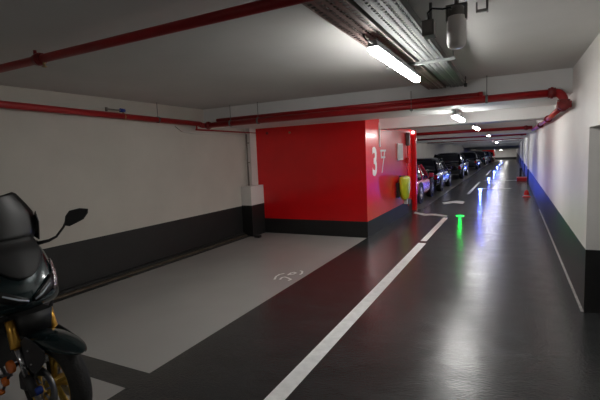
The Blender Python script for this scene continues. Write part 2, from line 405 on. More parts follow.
p = empty('sprinkler_pipe', (-2.2, 5.87, 2.27), 'thinner red pipe just above the thick cross pipe, ending short', 'pipe')
b = MB(); b.tube(rel(p, [(-4.60, 5.885, 2.278), (-0.37, 5.885, 2.285)]), 0.030, 14); b.tube(rel(p, [(-0.40, 5.885, 2.285), (-0.35, 5.885, 2.285)]), 0.035, 14)
b.build('pipe_run', M['red_pipe'], p)
for bx_ in (-1.5, 1.2):
    b = MB(); b.box(bx_, bx_ + .04, .0, .08, -.03, .005); b.build('bracket', M['galv'], p)
b = MB(); b.tube([(-4.84, 5.60, 2.125), (-4.84, 7.45, 2.120)], 0.014, 10); b.tube([(-4.84, 5.62, 2.12), (-4.84, 5.62, 2.20)], 0.016, 10)
thing('sprinkler_pipe', b, M['red_pipe'], 'very thin red pipe from the corner joint into the big red wall', 'pipe')
b = MB(); b.tube([(-4.93, 5.2, 2.17), (-4.93, 5.35, 2.09), (-4.93, 5.7, 2.065), (-4.93, 6.4, 2.07), (-4.93, 6.98, 2.06), (-4.93, 7.2, 2.06)], .008, 8)
thing('cable', b, M['cable_white'], 'thin pale cable drooping below the corner joint on the left wall', 'cable')
# farther cross pipes
for (y, z, r, lab) in ((14.6, 2.17, .05, 'nearest'), (21.15, 2.14, .036, 'second'), (27.85, 2.10, .034, 'third'), (34.4, 2.10, .034, 'farthest')):
    p = empty('sprinkler_pipe', (-2.1, y, z), {'nearest': 'red pipe crossing beyond the red end column, thickest of the far ones',
              'second': 'thin red pipe across the ceiling above the black car, second of the far ones',
              'third': 'thin red pipe across the ceiling well down the lane, third of the far ones',
              'farthest': 'hair-thin red pipe across the ceiling, farthest of all'}[lab], 'pipe', 'red pipes crossing far down the lane')
    b = MB(); b.tube([(-2.8, 0, 0), (2.62, 0, 0)], r, 12); b.build('pipe_run', M['red_pipe'], p)
    b = MB(); coupling(b, (2.45, 0, 0), 'x', r, .06); b.build('coupling', M['dark_red'], p)

# ------------------------------------------------------------------ cable trays
def tray(x0, x1, y0, y1, z, m, rim, label, step=0.05, nx=4):
    p = empty('cable_tray', ((x0 + x1) / 2, y0, z), label, 'cable tray')
    w_ = x1 - x0; b = MB(); ny = int((y1 - y0) / step)
    cw = w_ / nx
    X0 = -w_ / 2
    for j in range(ny):
        ya = j * step
        b.quad((X0, ya, 0), (-X0, ya, 0), (-X0, ya + step * .42, 0), (X0, ya + step * .42, 0))
        for i in range(nx + 1):
            xa = X0 + i * cw - cw * .24; xb = X0 + i * cw + cw * .24
            xa = max(xa, X0); xb = min(xb, -X0)
            b.quad((xa, ya + step * .42, 0), (xb, ya + step * .42, 0), (xb, ya + step, 0), (xa, ya + step, 0))
    b.build('perforated_base', m, p, solid=0.0015)
    b = MB(); L = ny * step
    for s in (-1, 1):
        xs = s * (w_ / 2); b.box(xs - .003, xs + .003, 0, L, 0, .055); b.box(xs - s * .0, xs - s * .012, 0, L, .052, .055)
    b.build('side_rail', rim, p)
    return p
tz = 2.415
tray(-1.02, -0.80, YN + .3, 5.93, tz, M['copper_tray'], M['galv_dark'], 'left perforated cable tray under the ceiling, brownish and beside the near lamp')
tray(-0.74, -0.56, YN + .3, 5.93, tz, M['galv'], M['galv'], 'right perforated cable tray under the ceiling with a green glow at its far end', nx=4)
def cable(pts, r, m, label, group): return thing('cable', MB().tube(pts, r, 8), m, label, 'cable', group)
for i, x in enumerate((-.71, -.68, -.65, -.62, -.59)):
    cable([(x, YN + .4, tz + .012), (x + .004 * (i % 2), 0, tz + .012), (x - .003, 3, tz + .012), (x, 5.9, tz + .012)], .010 if i % 2 else .008,
          M['cable_grey'] if i % 3 else M['cable_white'], 'straight grey power cable lying in the right cable tray', 'cables lying in the right tray')
for i, x in enumerate((-.98, -.945, -.91, -.87)):
    cable([(x, YN + .4, tz + .012), (x - .004, 1, tz + .012), (x + .003, 3.4, tz + .012), (x, 5.9, tz + .012)], .010,
          M['galv_dark'], 'straight dark cable lying in the left cable tray', 'cables lying in the left tray')
# conduit rail between the trays, on which the lamps hang
b = MB(); b.box(-.782, -.758, YN + .3, 5.90, 2.43, 2.455); thing('lamp_rail', b, M['galv'], 'slim metal rail running between the two perforated cable trays', 'rail')
b = MB(); b.box(-1.06, -0.46, 3.98, 4.02, tz - .024, tz - .003); 
p = empty('tray_bracket', (-.76, 4.0, tz), 'pale cross bracket holding both cable trays beyond the lamp start', 'bracket')
b = MB(); b.box(-.32, .30, -.02, .02, -.026, -.004); b.build('cross_bar', M['galv'], p)
b = MB(); b.tube([(-.30, 0, -.004), (-.30, 0, ZC - tz)], .005, 8); b.build('rod', M['galv'], p)
b = MB(); b.tube([(.28, 0, -.004), (.28, 0, ZC - tz)], .005, 8); b.build('rod', M['galv'], p)
b = MB(); b.tube([(-.535, 5.68, tz - .02), (-.535, 5.68, ZC)], .005, 8); b.lathe([(0, -.022), (.02, -.02), (.02, .02), (0, .022)], (-.535, 5.68, tz - .02), 'z', 14)
thing('ceiling_sensor', b, M['dark_plastic'], 'small black ceiling sensor beside the green lit end of the tray', 'sensor')

# ------------------------------------------------------------------ ceiling lamps
def lamp(x, y0, L, z, label, w_=0.085, top=ZC):
    glow = M['lamp_glow'] if y0 < 5 else M['lamp_glow_lane']
    p = empty('ceiling_lamp', (x, y0, z), label, 'lamp', 'tube lamps along the lane')
    b = MB(); h = w_ / 2
    b.prism([(-h, .004), (-h, .012), (-h * .8, .050), (h * .8, .050), (h, .012), (h, .004)], 'y', 0, L); b.build('housing', M['lamp_body'], p, bevel=.004)
    b = MB(); b.prism([(-h * .94, .004), (-h * .88, -.020), (-h * .6, -.036), (h * .6, -.036), (h * .88, -.020), (h * .94, .004)], 'y', .012, L - .012)
    b.build('diffuser', glow, p)
    for q in (.12, L - .12):
        b = MB(); b.tube([(0, q, .055), (0, q, top - z)], .0045, 6); b.box(-.012, .012, q - .02, q + .02, .055, .065); b.build('suspension', M['dark_plastic'], p)
    return p
lamp(-0.87, 2.87, 1.50, 2.325, 'big bright tube lamp hanging below the cable trays, nearest in view', w_=.072)
cb = MB(); cb.tube([(-.87, 2.86, 2.35), (-.89, 2.79, 2.36), (-.91, 2.80, 2.39), (-.92, 2.84, 2.41)], .006, 8)
thing('cable', cb, M['cable_black'], 'short black lamp cable looping up at the near end of the big lamp', 'cable')
lamp(-0.79, 6.70, 1.16, 2.105, 'bright tube lamp right under the wide beam, second nearest', w_=.09, top=2.40)
lamp(-0.88, 11.5, 1.40, 2.15, 'bright tube lamp in the bay beyond the red wall, third nearest', w_=.09)
lamp(-0.90, 18.0, 1.40, 2.12, 'small bright lamp far down the lane, fourth nearest', w_=.09)
lamp(-0.90, 27.9, 1.40, 1.93, 'tiny bright lamp far down the lane, fifth nearest', w_=.09)
lamp(-0.90, 24.6, 1.40, 2.36, 'lamp tucked up between two far beams over the lane', w_=.09)
lamp(-0.90, 37.4, 1.40, 2.36, 'lamp tucked up between the last flat beams over the lane', w_=.09)
lamp(-0.90, 45, 1.40, 2.2, 'added fill lamp over the start of the far ramp', w_=.12, top=2.41)  # lamps from here down the ramp are added to brighten the far end
lamp(-0.90, 64, 1.40, 1.75, 'added fill lamp over the middle of the far ramp', w_=.12, top=1.85)
lamp(-0.90, 78, 1.40, 1.38, 'added fill lamp over the end of the far ramp', w_=.12, top=1.48)
lamp(-2.0, 86, 1.40, 1.18, 'added fill lamp close to the far wall', w_=.24, top=1.28)  # wide lamp added to lift the brightness of the far wall
lamp(-0.87, -4.2, 1.50, 2.325, 'tube lamp over the near end of the garage, out of view', w_=.085)

# loudspeaker, its box and cable
p = empty('ceiling_projector', (-.31, 2.75, 2.40), 'white cylindrical projector hanging on a dark bracket right of the trays', 'projector')
b = MB(); b.lathe([(0, .0), (.045, .0), (.052, -.012), (.055, -.05), (.055, -.155), (.050, -.178), (.035, -.19), (0, -.193)], (0, 0, 0), 'z', 28); o = b.build('barrel', M['white_plastic'], p)
b = MB(); b.lathe([(0, .05), (.038, .05), (.046, .03), (.05, .0), (.047, -.02), (.0, -.02)], (0, 0, 0), 'z', 24); b.box(-.06, -.045, -.02, .02, -.03, .06); b.box(.045, .06, -.02, .02, -.03, .06)
b.box(-.06, .06, -.02, .02, .05, .062); b.tube([(0, 0, .06), (0, 0, .1)], .014, 10); b.build('bracket', M['grey_plastic'], p)
b = MB(); b.box(-.505, -.435, 2.70, 2.80, 2.30, 2.392); b.box(-.495, -.445, 2.695, 2.70, 2.315, 2.375)
thing('junction_box', b, M['grey_plastic'], 'small dark junction box left of the white cylinder projector', 'junction box', bevel=.004)
b = MB(); b.tube([(-.47, 2.72, 2.392), (-.47, 2.70, 2.43), (-.44, 2.68, 2.445), (-.38, 2.68, 2.43), (-.34, 2.71, 2.44), (-.325, 2.72, 2.42)], .006, 8)
thing('cable', b, M['cable_black'], 'black cable looping from the junction box to the white projector', 'cable')
b = MB(); b.box(-.215, -.15, 2.9, 2.92, 2.44, 2.455); b.box(-.215, -.205, 2.9, 2.92, 2.44, 2.5); b.box(-.155, -.145, 2.88, 2.94, 2.44, 2.5)
thing('ceiling_bracket', b, M['grey_plastic'], 'small angled metal bracket on the ceiling right of the projector', 'bracket')
b = MB(); b.box(-.468, -.452, 2.74, 2.76, 2.392, 2.5)
thing('drop_rod', b, M['galv'], 'short metal drop rod above the dark junction box', 'rod')

# ------------------------------------------------------------------ things on the red side wall
b = MB(); b.box(-2.43, -2.405, 8.30, 8.345, 1.72, 2.205)
thing('wall_conduit', b, M['white_plastic'], 'pale vertical conduit at the top of the red side wall above the number 3', 'conduit')
p = empty('wall_panel', (-2.43, 10.0, 1.6), 'pale upright sign panel on the red side wall before the yellow bag', 'panel')
b = MB(); b.box(0.001, .035, -.24, .24, -.20, .20); b.build('panel', M['white_plastic'], p, bevel=.004)
b = MB(); b.box(.034, .037, -.20, .20, -.16, .16); b.build('sheet', M['plate'], p)
p = empty('wall_conduit', (-2.40, 10.75, 1.2), 'red upright conduit with small red boxes on the red side wall beside the end column', 'conduit')
b = MB(); b.tube([(0, 0, -1.0), (0, 0, .85)], .014, 10); b.build('conduit', M['red_plastic'], p)
b = MB(); b.box(-.02, .06, -.07, .07, .55, .88); b.build('upper_box', M['galv'], p, bevel=.006)
b = MB(); b.box(-.02, .05, -.10, .06, .10, .24); b.build('call_point', M['red_plastic'], p, bevel=.006)
b = MB(); b.box(-.02, .05, -.08, .08, -.95, -.82); b.build('lower_box', M['galv'], p, bevel=.006)
b = MB(); b.lathe([(0, .035), (.03, .035), (.045, .01), (.045, -.02), (.03, -.04), (0, -.045)], (-2.37, 11.28, 2.10), 'z', 18)
thing('beacon', b, M['lamp_glow_small'], 'small lit white beacon at the top of the red end column', 'beacon')
# yellow-green covered extinguisher
p = empty('extinguisher_cover', (-2.31, 10.0, .45), 'yellow green padded cover hanging on the red side wall near its end', 'cover')
rings = []
for z, rx, ry in ((.0, .05, .14), (.05, .09, .24), (.2, .105, .33), (.36, .11, .36), (.50, .11, .36), (.545, .09, .34), (.56, .04, .25)):
    rings.append([(rx * math.cos(a) * (1 + .03 * math.sin(6 * a)), ry * math.sin(a), z) for a in [2 * PI * k / 20 for k in range(20)]])
b = MB(); b.loft(rings); b.build('cover', M['hivis'], p)
b = MB(); b.box(-.04, .04, .06, .14, -.12, .03); b.build('bottom_tag', M['white_plastic'], p)
b = MB(); b.box(-.119, -.05, -.36, -.26, .08, .42); b.build('back_plate', M['dark_plastic'], p)
b = MB(); b.box(-.119, 0, -.05, .05, .54, .58); b.build('hook', M['galv'], p)

# conduit on the corner column
b = MB(); b.tube([(-4.87, 7.15, 1.03), (-4.87, 7.15, 2.09)], .016, 10); b.box(-4.885, -4.855, 7.15, 7.22, 1.5, 1.52); b.box(-4.885, -4.855, 7.15, 7.22, 1.9, 1.92)
thing('wall_conduit', b, M['galv_dark'], 'grey vertical conduit rising from the white stub of the corner column', 'conduit')
b = MB()
b.lathe([(0, -.012), (.028, -.012), (.028, 0), (0, 0)], (-4.55, 7.45, 2.10), 'y', 14); thing('wall_stud', b, M['dark_red'], 'small round fitting high on the left of the big red wall', 'fitting')
b = MB(); b.lathe([(0, -.012), (.022, -.012), (.022, 0), (0, 0)], (-4.02, 7.45, 2.08), 'y', 14); thing('wall_stud', b, M['brass'], 'small pale fitting on the big red wall, right of the darker one', 'fitting')
b = MB(); b.box(-4.62, -4.50, 6.86, 6.96, 0, .05); thing('stop_block', b, M['kerb_dark'], 'small dark block on the floor at the foot of the corner column', 'block', bevel=.01)

# ------------------------------------------------------------------ floor studs
def stud(x, y, colr, label, power, colv, aim, glow):
    p = empty('floor_light', (x, y, 0), label, 'floor light', 'lit studs along the lane')
    b = MB(); b.lathe([(.11, 0), (.11, .003), (.095, .005)], (0, 0, 0), 'z', 20); b.build('ring', M['galv'], p)
    b = MB(); b.lathe([(.095, .005), (.09, .007), (.05, .009), (.0, .010)], (0, 0, 0), 'z', 20); b.build('lens', M[colr], p)
    l = bpy.data.lights.new('stud_lamp', 'SPOT'); l.energy = power; l.color = colv; l.spot_size = 1.75 if colr == 'blue_emit' else 1.15; l.spot_blend = 0.8; l.shadow_soft_size = 0.03; l.specular_factor = 0.02
    lo = bpy.data.objects.new('stud_lamp', l); COL.objects.link(lo); lo.parent = p; lo.location = (0, -.06, .06); lo.rotation_euler = Vector((aim[0] - x, aim[1] - y, aim[2])).to_track_quat('-Z', 'Y').to_euler()
    l2 = bpy.data.lights.new('stud_glow', 'POINT'); l2.energy = glow; l2.color = colv; l2.shadow_soft_size = 0.02; l2.specular_factor = 0.0
    g_ = bpy.data.objects.new('stud_glow', l2); COL.objects.link(g_); g_.parent = p; g_.location = (0, 0, .08)
    return p
stud(-1.12, 10.53, 'green_emit', 'bright green light set in the lane floor', 5.5, (0.0, 1.0, 0.06), (-.45, 5.6, 2.4), .35)
STUDS = ((17.8, 'first'), (24.4, 'second'), (31.5, 'third'), (38.2, 'fourth'), (46, 'fifth'), (54, 'sixth'))
for y, n in STUDS:
    o = stud(-1.14, y, 'blue_emit', 'bright blue light set in the lane floor, %s of the blue row counting away' % n, 25, (0.06, 0.12, 1.0), (.5, y - 5.5, 1.0), 1.6)
    o.location.z = dz(y)

# ------------------------------------------------------------------ things by the right wall
p = empty('traffic_cone', (.40, 15.0, 0), 'small red rounded cone with a pale foot by the right wall', 'cone')
b = MB(); b.box(-.11, .11, -.11, .11, 0, .02); b.lathe([(.08, .02), (.07, .12), (.045, .20), (.0, .225)], (0, 0, 0), 'z', 18); b.build('body', M['red_plastic'], p)
b = MB(); b.lathe([(.083, .03), (.079, .06)], (0, 0, 0), 'z', 18); b.build('foot_band', M['white_plastic'], p)
p = empty('storage_box', (.40, 22.3, 0), 'flat red box on the floor against the right wall', 'box')
b = MB(); b.box(-.22, .20, -.3, .3, .0, .12); b.build('body', M['sand_red'], p, bevel=.01)
b = MB(); b.box(-.23, .21, -.31, .31, .12, .16); b.build('lid', M['red_plastic'], p, bevel=.01)
b = MB(); b.box(.30, .40, 23.4, 23.7, 0, .55); b.box(.27, .43, 23.35, 23.75, 0, .05)
thing('barrier_post', b, M['dark_plastic'], 'short dark post standing behind the flat red box', 'post', bevel=.008)

# ------------------------------------------------------------------ cars (all seen from behind, parked along the left wall)
def car(yr, L, H, W, paint, label, roof=None, suv=False, xo=-2.43):
    roof = roof or paint
    xc = xo - W / 2
    p = empty('parked_car', (xc, yr, dz(yr)), label, 'car')
    hw = W / 2; zb = .22 if not suv else .28; belt = H * .60
    # lower body: cross-sections along the length
    st = [(0.0, .84, .40, belt * .90), (.06, .95, zb + .02, belt * .96), (.35, 1.0, zb - .04, belt), (L * .35, 1.0, zb - .05, belt), (L * .62, 1.0, zb - .05, belt * .98),
          (L * .70, 1.0, zb - .05, belt * .95), (L * .86, .98, zb - .03, belt * .86), (L * .96, .88, zb + .03, belt * .72), (L, .72, .36, belt * .58)]
    rings = []
    for (y, k, z0, z1) in st:
        h = hw * k
        rings.append([(-h * .90, y, z0), (-h * .985, y, z0 + .06), (-h, y, (z0 + z1) / 2), (-h * .985, y, z1 - .12), (-h * .90, y, z1 - .01), (-h * .45, y, z1 + .025), (h * .45, y, z1 + .025),
                      (h * .90, y, z1 - .01), (h * .985, y, z1 - .12), (h, y, (z0 + z1) / 2), (h * .985, y, z0 + .06), (h * .90, y, z0)])
    b = MB(); b.loft(rings); b.build('body', paint, p, subd=1)
    # cabin: glass from the belt up to a rounded roof
    y0, y1, y2, y3 = .10, .42, L * .50, L * .72
    rt = H
    def sec(z, ya, yb_, k):
        h = hw * k; e = .10
        return [(-h + e, ya, z), (h - e, ya, z), (h, ya + e * 1.3, z), (h, yb_ - e * 2, z), (h - e, yb_, z), (-h + e, yb_, z), (-h, yb_ - e * 2, z), (-h, ya + e * 1.3, z)]
    def lerp(a_, b_, u): return a_ + (b_ - a_) * u
    zg, zr = belt - .04, rt - .085
    b = MB(); b.loft([sec(lerp(zg, zr, u), lerp(y0, y1 * .72, u ** 1.4), lerp(y3, y2 + .05, u), lerp(.92, .76, u ** 1.3)) for u in (0, .33, .66, 1)]); b.build('glasshouse', M['glass'], p)
    b = MB(); b.loft([sec(zr - .01, y1 * .68, y2 + .08, .775), sec(zr + .045, y1 * .82, y2 - .02, .71), sec(rt, y1 + .18, y2 - .25, .50)]); b.build('roof', roof, p, subd=1)
    for s in (-1, 1):
        for (ya, yb_, ra, rb) in ((y0 + .10, y1 * .72 + .10, .055, .045), (y3 - .13, y2 - .06, .032, .028), (L * .34, L * .34, .026, .024)):
            pts = []
            for u in (0, .33, .66, 1):
                pts.append((s * hw * lerp(.925, .765, u ** 1.3), lerp(ya, yb_, u ** (1.4 if ya < 1 else 1)), lerp(zg, zr, u)))
            b = MB(); b.tube(pts, [lerp(ra, rb, u) for u in (0, .33, .66, 1)], 8); b.build('roof_pillar', roof, p)
    for s in (-1, 1):
        for yy in (L * .20, L * .80):
            t = MB(); r = .30 if not suv else .34
            c0 = (s * (hw - .18), yy, r)
            t.lathe([(r * .62, 0), (r * .95, 0), (r, .03), (r, .16), (r * .95, .19), (r * .62, .19)] if s > 0 else
                    [(r * .62, 0), (r * .95, 0), (r, -.03), (r, -.16), (r * .95, -.19), (r * .62, -.19)], c0, 'x', 24)
            wo = t.build('wheel', M['tyre'], p)
            t = MB(); xh = c0[0] + s * .185
            t.lathe([(r * .64, 0), (r * .60, -s * .02), (r * .60, -s * .1)], (xh, yy, r), 'x', 24)
            for k in range(5):
                a = k * 2 * PI / 5; ca, sa = math.cos(a), math.sin(a)
                t.tube([(xh - s * .01, yy, r), (xh - s * .01, yy + ca * r * .6, r + sa * r * .6)], [.035, .022], 6)
            t.lathe([(0, 0), (.05, 0), (.06, -s * .03)], (xh, yy, r), 'x', 12); t.lathe([(0, -s * .03), (r * .60, -s * .03)], (xh, yy, r), 'x', 20)
            t.build('hubcap', M['alloy'], wo)
            t = MB(); t.lathe([(r * 1.0, 0), (r * 1.02, s * .022), (r * 1.16, s * .02), (r * 1.17, -s * .02)], (s * (hw - .01), yy, r), 'x', 28); t.build('wheel_arch', M['dark_plastic'], p)
    t = MB(); t.box(-hw * .93, hw * .93, -.05, .12, .30, .50); t.build('rear_bumper', paint if not suv else M['dark_plastic'], p, bevel=.03)
    t = MB(); t.box(-.26, .26, -.062, -.045, .52, .63); t.build('number_plate', M['plate'], p)
    for s in (-1, 1):
        t = MB(); t.box(s * hw * .80, s * hw * .95, -.012, .12, belt * .64, belt * .84); t.build('tail_lamp', M['tail'], p, bevel=.02)
        t = MB(); t.box(s * hw * .55, s * hw * .86, L - .12, L - .02, belt * .52, belt * .68); t.build('head_lamp', M['head'], p, bevel=.02)
        t = MB(); t.box(s * (hw - .02), s * (hw + .13), L * .64, L * .64 + .09, belt - .02, belt + .11); t.build('door_mirror', paint, p, bevel=.025)
        t = MB(); t.box(s * (hw - .01), s * (hw + .012), L * .45, L * .45 + .14, belt - .20, belt - .175); t.build('door_handle', paint, p)
    return p
car(12.35, 3.25, 1.23, 1.50, M['car_red'], 'small red hatchback parked right behind the red end column', xo=-2.50)
car(16.15, 3.95, 1.32, 1.72, M['car_black'], 'black hatchback parked behind the small red car', xo=-2.46)
car(23.4, 4.2, 1.44, 1.58, M['car_black'], 'tall black crossover parked third in the row', suv=True, xo=-2.40)
car(33.8, 4.4, 1.36, 1.74, M['car_grey'], 'dark grey car parked fourth in the row', xo=-2.38)
car(44.0, 4.3, 1.40, 1.75, M['car_navy'], 'dark blue car parked fifth in the row', xo=-2.38)
car(54.0, 4.2, 1.42, 1.75, M['car_white'], 'pale car parked sixth in the row, far away', xo=-2.38)
car(63.0, 4.2, 1.42, 1.75, M['car_black'], 'dark car farthest down the row', xo=-2.38)

# ------------------------------------------------------------------ scooter
SX, SY = -2.55, 1.42
S = empty('maxi_scooter', (SX, SY, 0), 'dark teal and black maxi scooter with gold fork and rims parked at left', 'scooter')
def mirror_half(h):       # h: list of (x, y, z) with y >= 0, first on the centre line
    return h + [(x, -y, z) for (x, y, z) in reversed(h) if y > 1e-6]
def wheel(xc, zc, r, wd, name):
    t = MB(); ri = r * .71
    prof = [(ri, -wd * .42), (ri + .02, -wd * .47), (r - .045, -wd * .5), (r - .02, -wd * .40), (r - .005, -wd * .22), (r, 0), (r - .005, wd * .22), (r - .02, wd * .40), (r - .045, wd * .5), (ri + .02, wd * .47), (ri, wd * .42)]
    t.lathe(prof, (xc, 0, zc), 'y', 56)
    wh = t.build(name, M['tyre'], S)
    t = MB()
    t.lathe([(ri + .002, -wd * .42), (ri - .012, -wd * .40), (ri - .018, -wd * .2), (ri - .018, wd * .2), (ri - .012, wd * .40), (ri + .002, wd * .42)], (xc, 0, zc), 'y', 56)
    for k in range(5):
        for d in (-.16, .16):
            a = k * 2 * PI / 5 + .3; a2 = a + d
            t.tube([(xc + .03 * math.cos(a), 0, zc + .03 * math.sin(a)), (xc + (ri - .012) * math.cos(a2), 0, zc + (ri - .012) * math.sin(a2))], [.014, .010], 8)
    t.lathe([(0, -.05), (.035, -.05), (.035, .05), (0, .05)], (xc, 0, zc), 'y', 20)
    t.build('rim', M['gold_rim'], wh)
    return wh
fw = wheel(.095, 0.30, 0.298, 0.112, 'front_wheel')
rw = wheel(-1.575, 0.30, 0.298, 0.16, 'rear_wheel')
# discs and calipers
for s in (-1, 1):
    t = MB(); t.lathe([(.075, 0), (.133, 0), (.133, .005), (.075, .005), (.075, 0)], (.095, s * .075, .30), 'y', 40)
    for k in range(6):
        a = k * PI / 3; t.tube([(.095 + .03 * math.cos(a), s * .075, .30 + .03 * math.sin(a)), (.095 + .08 * math.cos(a + .3), s * .075, .30 + .08 * math.sin(a + .3))], .007, 6)
    t.build('brake_disc', M['steel_dark'], S)
    t = MB(); t.box(-.085, -.015, s * .055, s * .11, .27, .37); t.build('brake_caliper', M['satin_grey'], S, bevel=.01)
t = MB(); t.lathe([(0, -.125), (.018, -.125), (.024, -.118), (.024, -.085)], (0.095, 0, .30), 'y', 16); t.build('blue_hub_spot', M['blue_plastic'], S)  # small blue spot on the front wheel hub
# fork: axle at (0,.3); rake
def fk(z): return .015 - (z - .28) * .27 if z > .39 else .095 - (z - .28) * .7
for s in (-1, 1):
    y = s * .115
    t = MB(); t.tube([(fk(.28), y, .28), (fk(.34), y, .34), (fk(.40), y, .40)], [.028, .026, .02], 12); t.build('fork_foot', M['satin_grey'], S)
    t = MB(); t.tube([(fk(.38), y, .38), (fk(.56), y, .56)], .0205, 16); t.build('fork_slider', M['chrome'], S)
    t = MB(); t.tube([(fk(.54), y, .54), (fk(.55), y, .55), (fk(.64), y, .64), (fk(.70), y, .70)], [.030, .031, .027, .027], 16); t.build('fork_tube', M['gold'], S)
# front mudguard with the two side guards
rings = []
for (cx, cz, wv, dp) in ((-.20, .50, .085, .05), (-.13, .56, .088, .055), (-.04, .60, .090, .06), (.06, .622, .092, .065), (.15, .622, .090, .065), (.23, .608, .085, .06),
                         (.30, .590, .072, .045), (.35, .572, .055, .03), (.385, .556, .032, .018), (.40, .548, .012, .008)):
    rings.append([(cx - .01, -wv, cz - dp), (cx, -wv * .95, cz - dp * .35), (cx, -wv * .55, cz - .004), (cx + .004, 0, cz + .006),
                  (cx, wv * .55, cz - .004), (cx, wv * .95, cz - dp * .35), (cx - .01, wv, cz - dp)])
t = MB(); t.loft(rings, closed=False, caps=False); t.build('front_mudguard', M['teal'], S, solid=.006, subd=1)
for s in (-1, 1):
    t = MB(); t.prism([(-.035, .575), (.02, .615), (.10, .595), (.20, .56), (.185, .49), (.10, .405), (.05, .40), (.0, .46)], 'y', s * .096, s * .106)
    o = t.build('fork_guard', M['satin_grey'], S, bevel=.008)
    t = MB()
    for (x, z) in ((.04, .535), (.06, .455)): t.lathe([(0, s * .111), (.006, s * .111), (.007, s * .105)], (x, 0, z), 'y', 10)
    t.build('bolt', M['chrome'], o)
# nose fairing
def ring(z, pts): return mirror_half([(x, y, z + dzv) for (x, y, dzv) in pts])
NZ = [.70, .745, .80, .86, .93, 1.02, 1.09, 1.14]
NP = [
 [(-.14, 0), (-.142, .05), (-.15, .12), (-.165, .19), (-.21, .245), (-.62, .25)],
 [(-.060, 0), (-.066, .05), (-.09, .125), (-.125, .21), (-.175, .268), (-.62, .27)],
 [(-.062, 0), (-.070, .05), (-.098, .130), (-.130, .215), (-.180, .275), (-.62, .29)],
 [(-.075, 0), (-.083, .05), (-.112, .135), (-.145, .215), (-.190, .277), (-.64, .30)],
 [(-.105, 0), (-.110, .05), (-.135, .135), (-.175, .210), (-.23, .270), (-.66, .30)],
 [(-.150, 0), (-.155, .05), (-.170, .130), (-.200, .195), (-.25, .250), (-.66, .30)],
 [(-.190, 0), (-.195, .05), (-.205, .120), (-.225, .175), (-.27, .215), (-.64, .25)],
 [(-.250, 0), (-.252, .05), (-.258, .100), (-.272, .145), (-.31, .180), (-.60, .20)]]
R_ = [ring(z, [(x, y, 0) for x, y in pts]) for z, pts in zip(NZ, NP)]
t = MB(); t.loft(R_); t.build('nose_fairing', M['teal'], S, subd=1)
t = MB(); t.loft([ring(.60, [(-.20, 0, 0), (-.21, .10, 0), (-.25, .17, 0), (-.50, .2, 0)]), ring(.73, [(-.12, 0, 0), (-.13, .12, 0), (-.18, .20, 0), (-.50, .24, 0)])]); t.loft([ring(.60, [(-.02, 0, 0), (-.02, .08, 0), (-.10, .092, 0), (-.24, .095, 0)]), ring(.73, [(-.0, 0, 0), (-.0, .085, 0), (-.08, .095, 0), (-.24, .095, 0)])]); t.build('fork_cover', M['matte_black'], S)
def row_x(pts, y):
    y = abs(y)
    for (xa, ya), (xb, yb_) in zip(pts, pts[1:]):
        if y <= yb_: return xa + (xb - xa) * (y - ya) / (yb_ - ya)
    return pts[-1][0]
def surf(y, z, off):      # front surface of the nose as a function of y, z
    z = min(max(z, NZ[0]), NZ[-1])
    for i in range(len(NZ) - 1):
        if z <= NZ[i + 1]:
            u = (z - NZ[i]) / (NZ[i + 1] - NZ[i]); return row_x(NP[i], y) * (1 - u) + row_x(NP[i + 1], y) * u + off
# black centre panel with a V foot, laid over the nose
rows = []
for (z, hy) in ((.925, .025), (.94, .07), (.97, .11), (1.01, .14), (1.05, .16), (1.09, .17), (1.13, .16), (1.16, .14)):
    rows.append([(surf(hy * k / 4, min(z, 1.13), .014) , hy * k / 4, z) for k in range(-4, 5)])
t = MB(); t.loft(rows, closed=False, caps=False); t.build('centre_panel', M['matte_black'], S, solid=.02, subd=1)
# headlamps
for s in (-1, 1):
    rows = []
    for (yy, zt, zb_) in ((.02, .812, .780), (.07, .842, .785), (.12, .872, .80), (.16, .895, .822), (.18, .905, .85)):
        rows.append([(surf(yy, zb_ + (zt - zb_) * k / 3, .012) , s * yy, zb_ + (zt - zb_) * k / 3) for k in range(4)])
    t = MB(); t.loft(rows, closed=False, caps=False); o = t.build('headlamp', M['screen'], S, solid=.012)
    t = MB(); t.tube([(surf(.02, .818, .022), s * .02, .796), (surf(.07, .816, .022), s * .07, .816), (surf(.14, .856, .022), s * .14, .856)], [.005, .0065, .005], 8)
    t.build('daylight_strip', M['drl'], o)
    rows = []
    for (z, ya, yc_) in ((.80, .165, .180), (.83, .172, .208), (.87, .185, .225), (.92, .200, .235), (.965, .212, .230), (.99, .216, .22)):
        rows.append([(surf(ya + (yc_ - ya) * k / 3, z, .008), s * (ya + (yc_ - ya) * k / 3), z) for k in range(4)])
    t = MB(); t.loft(rows, closed=False, caps=False); t.build('indicator_lens', M['lens'], S, solid=.012)
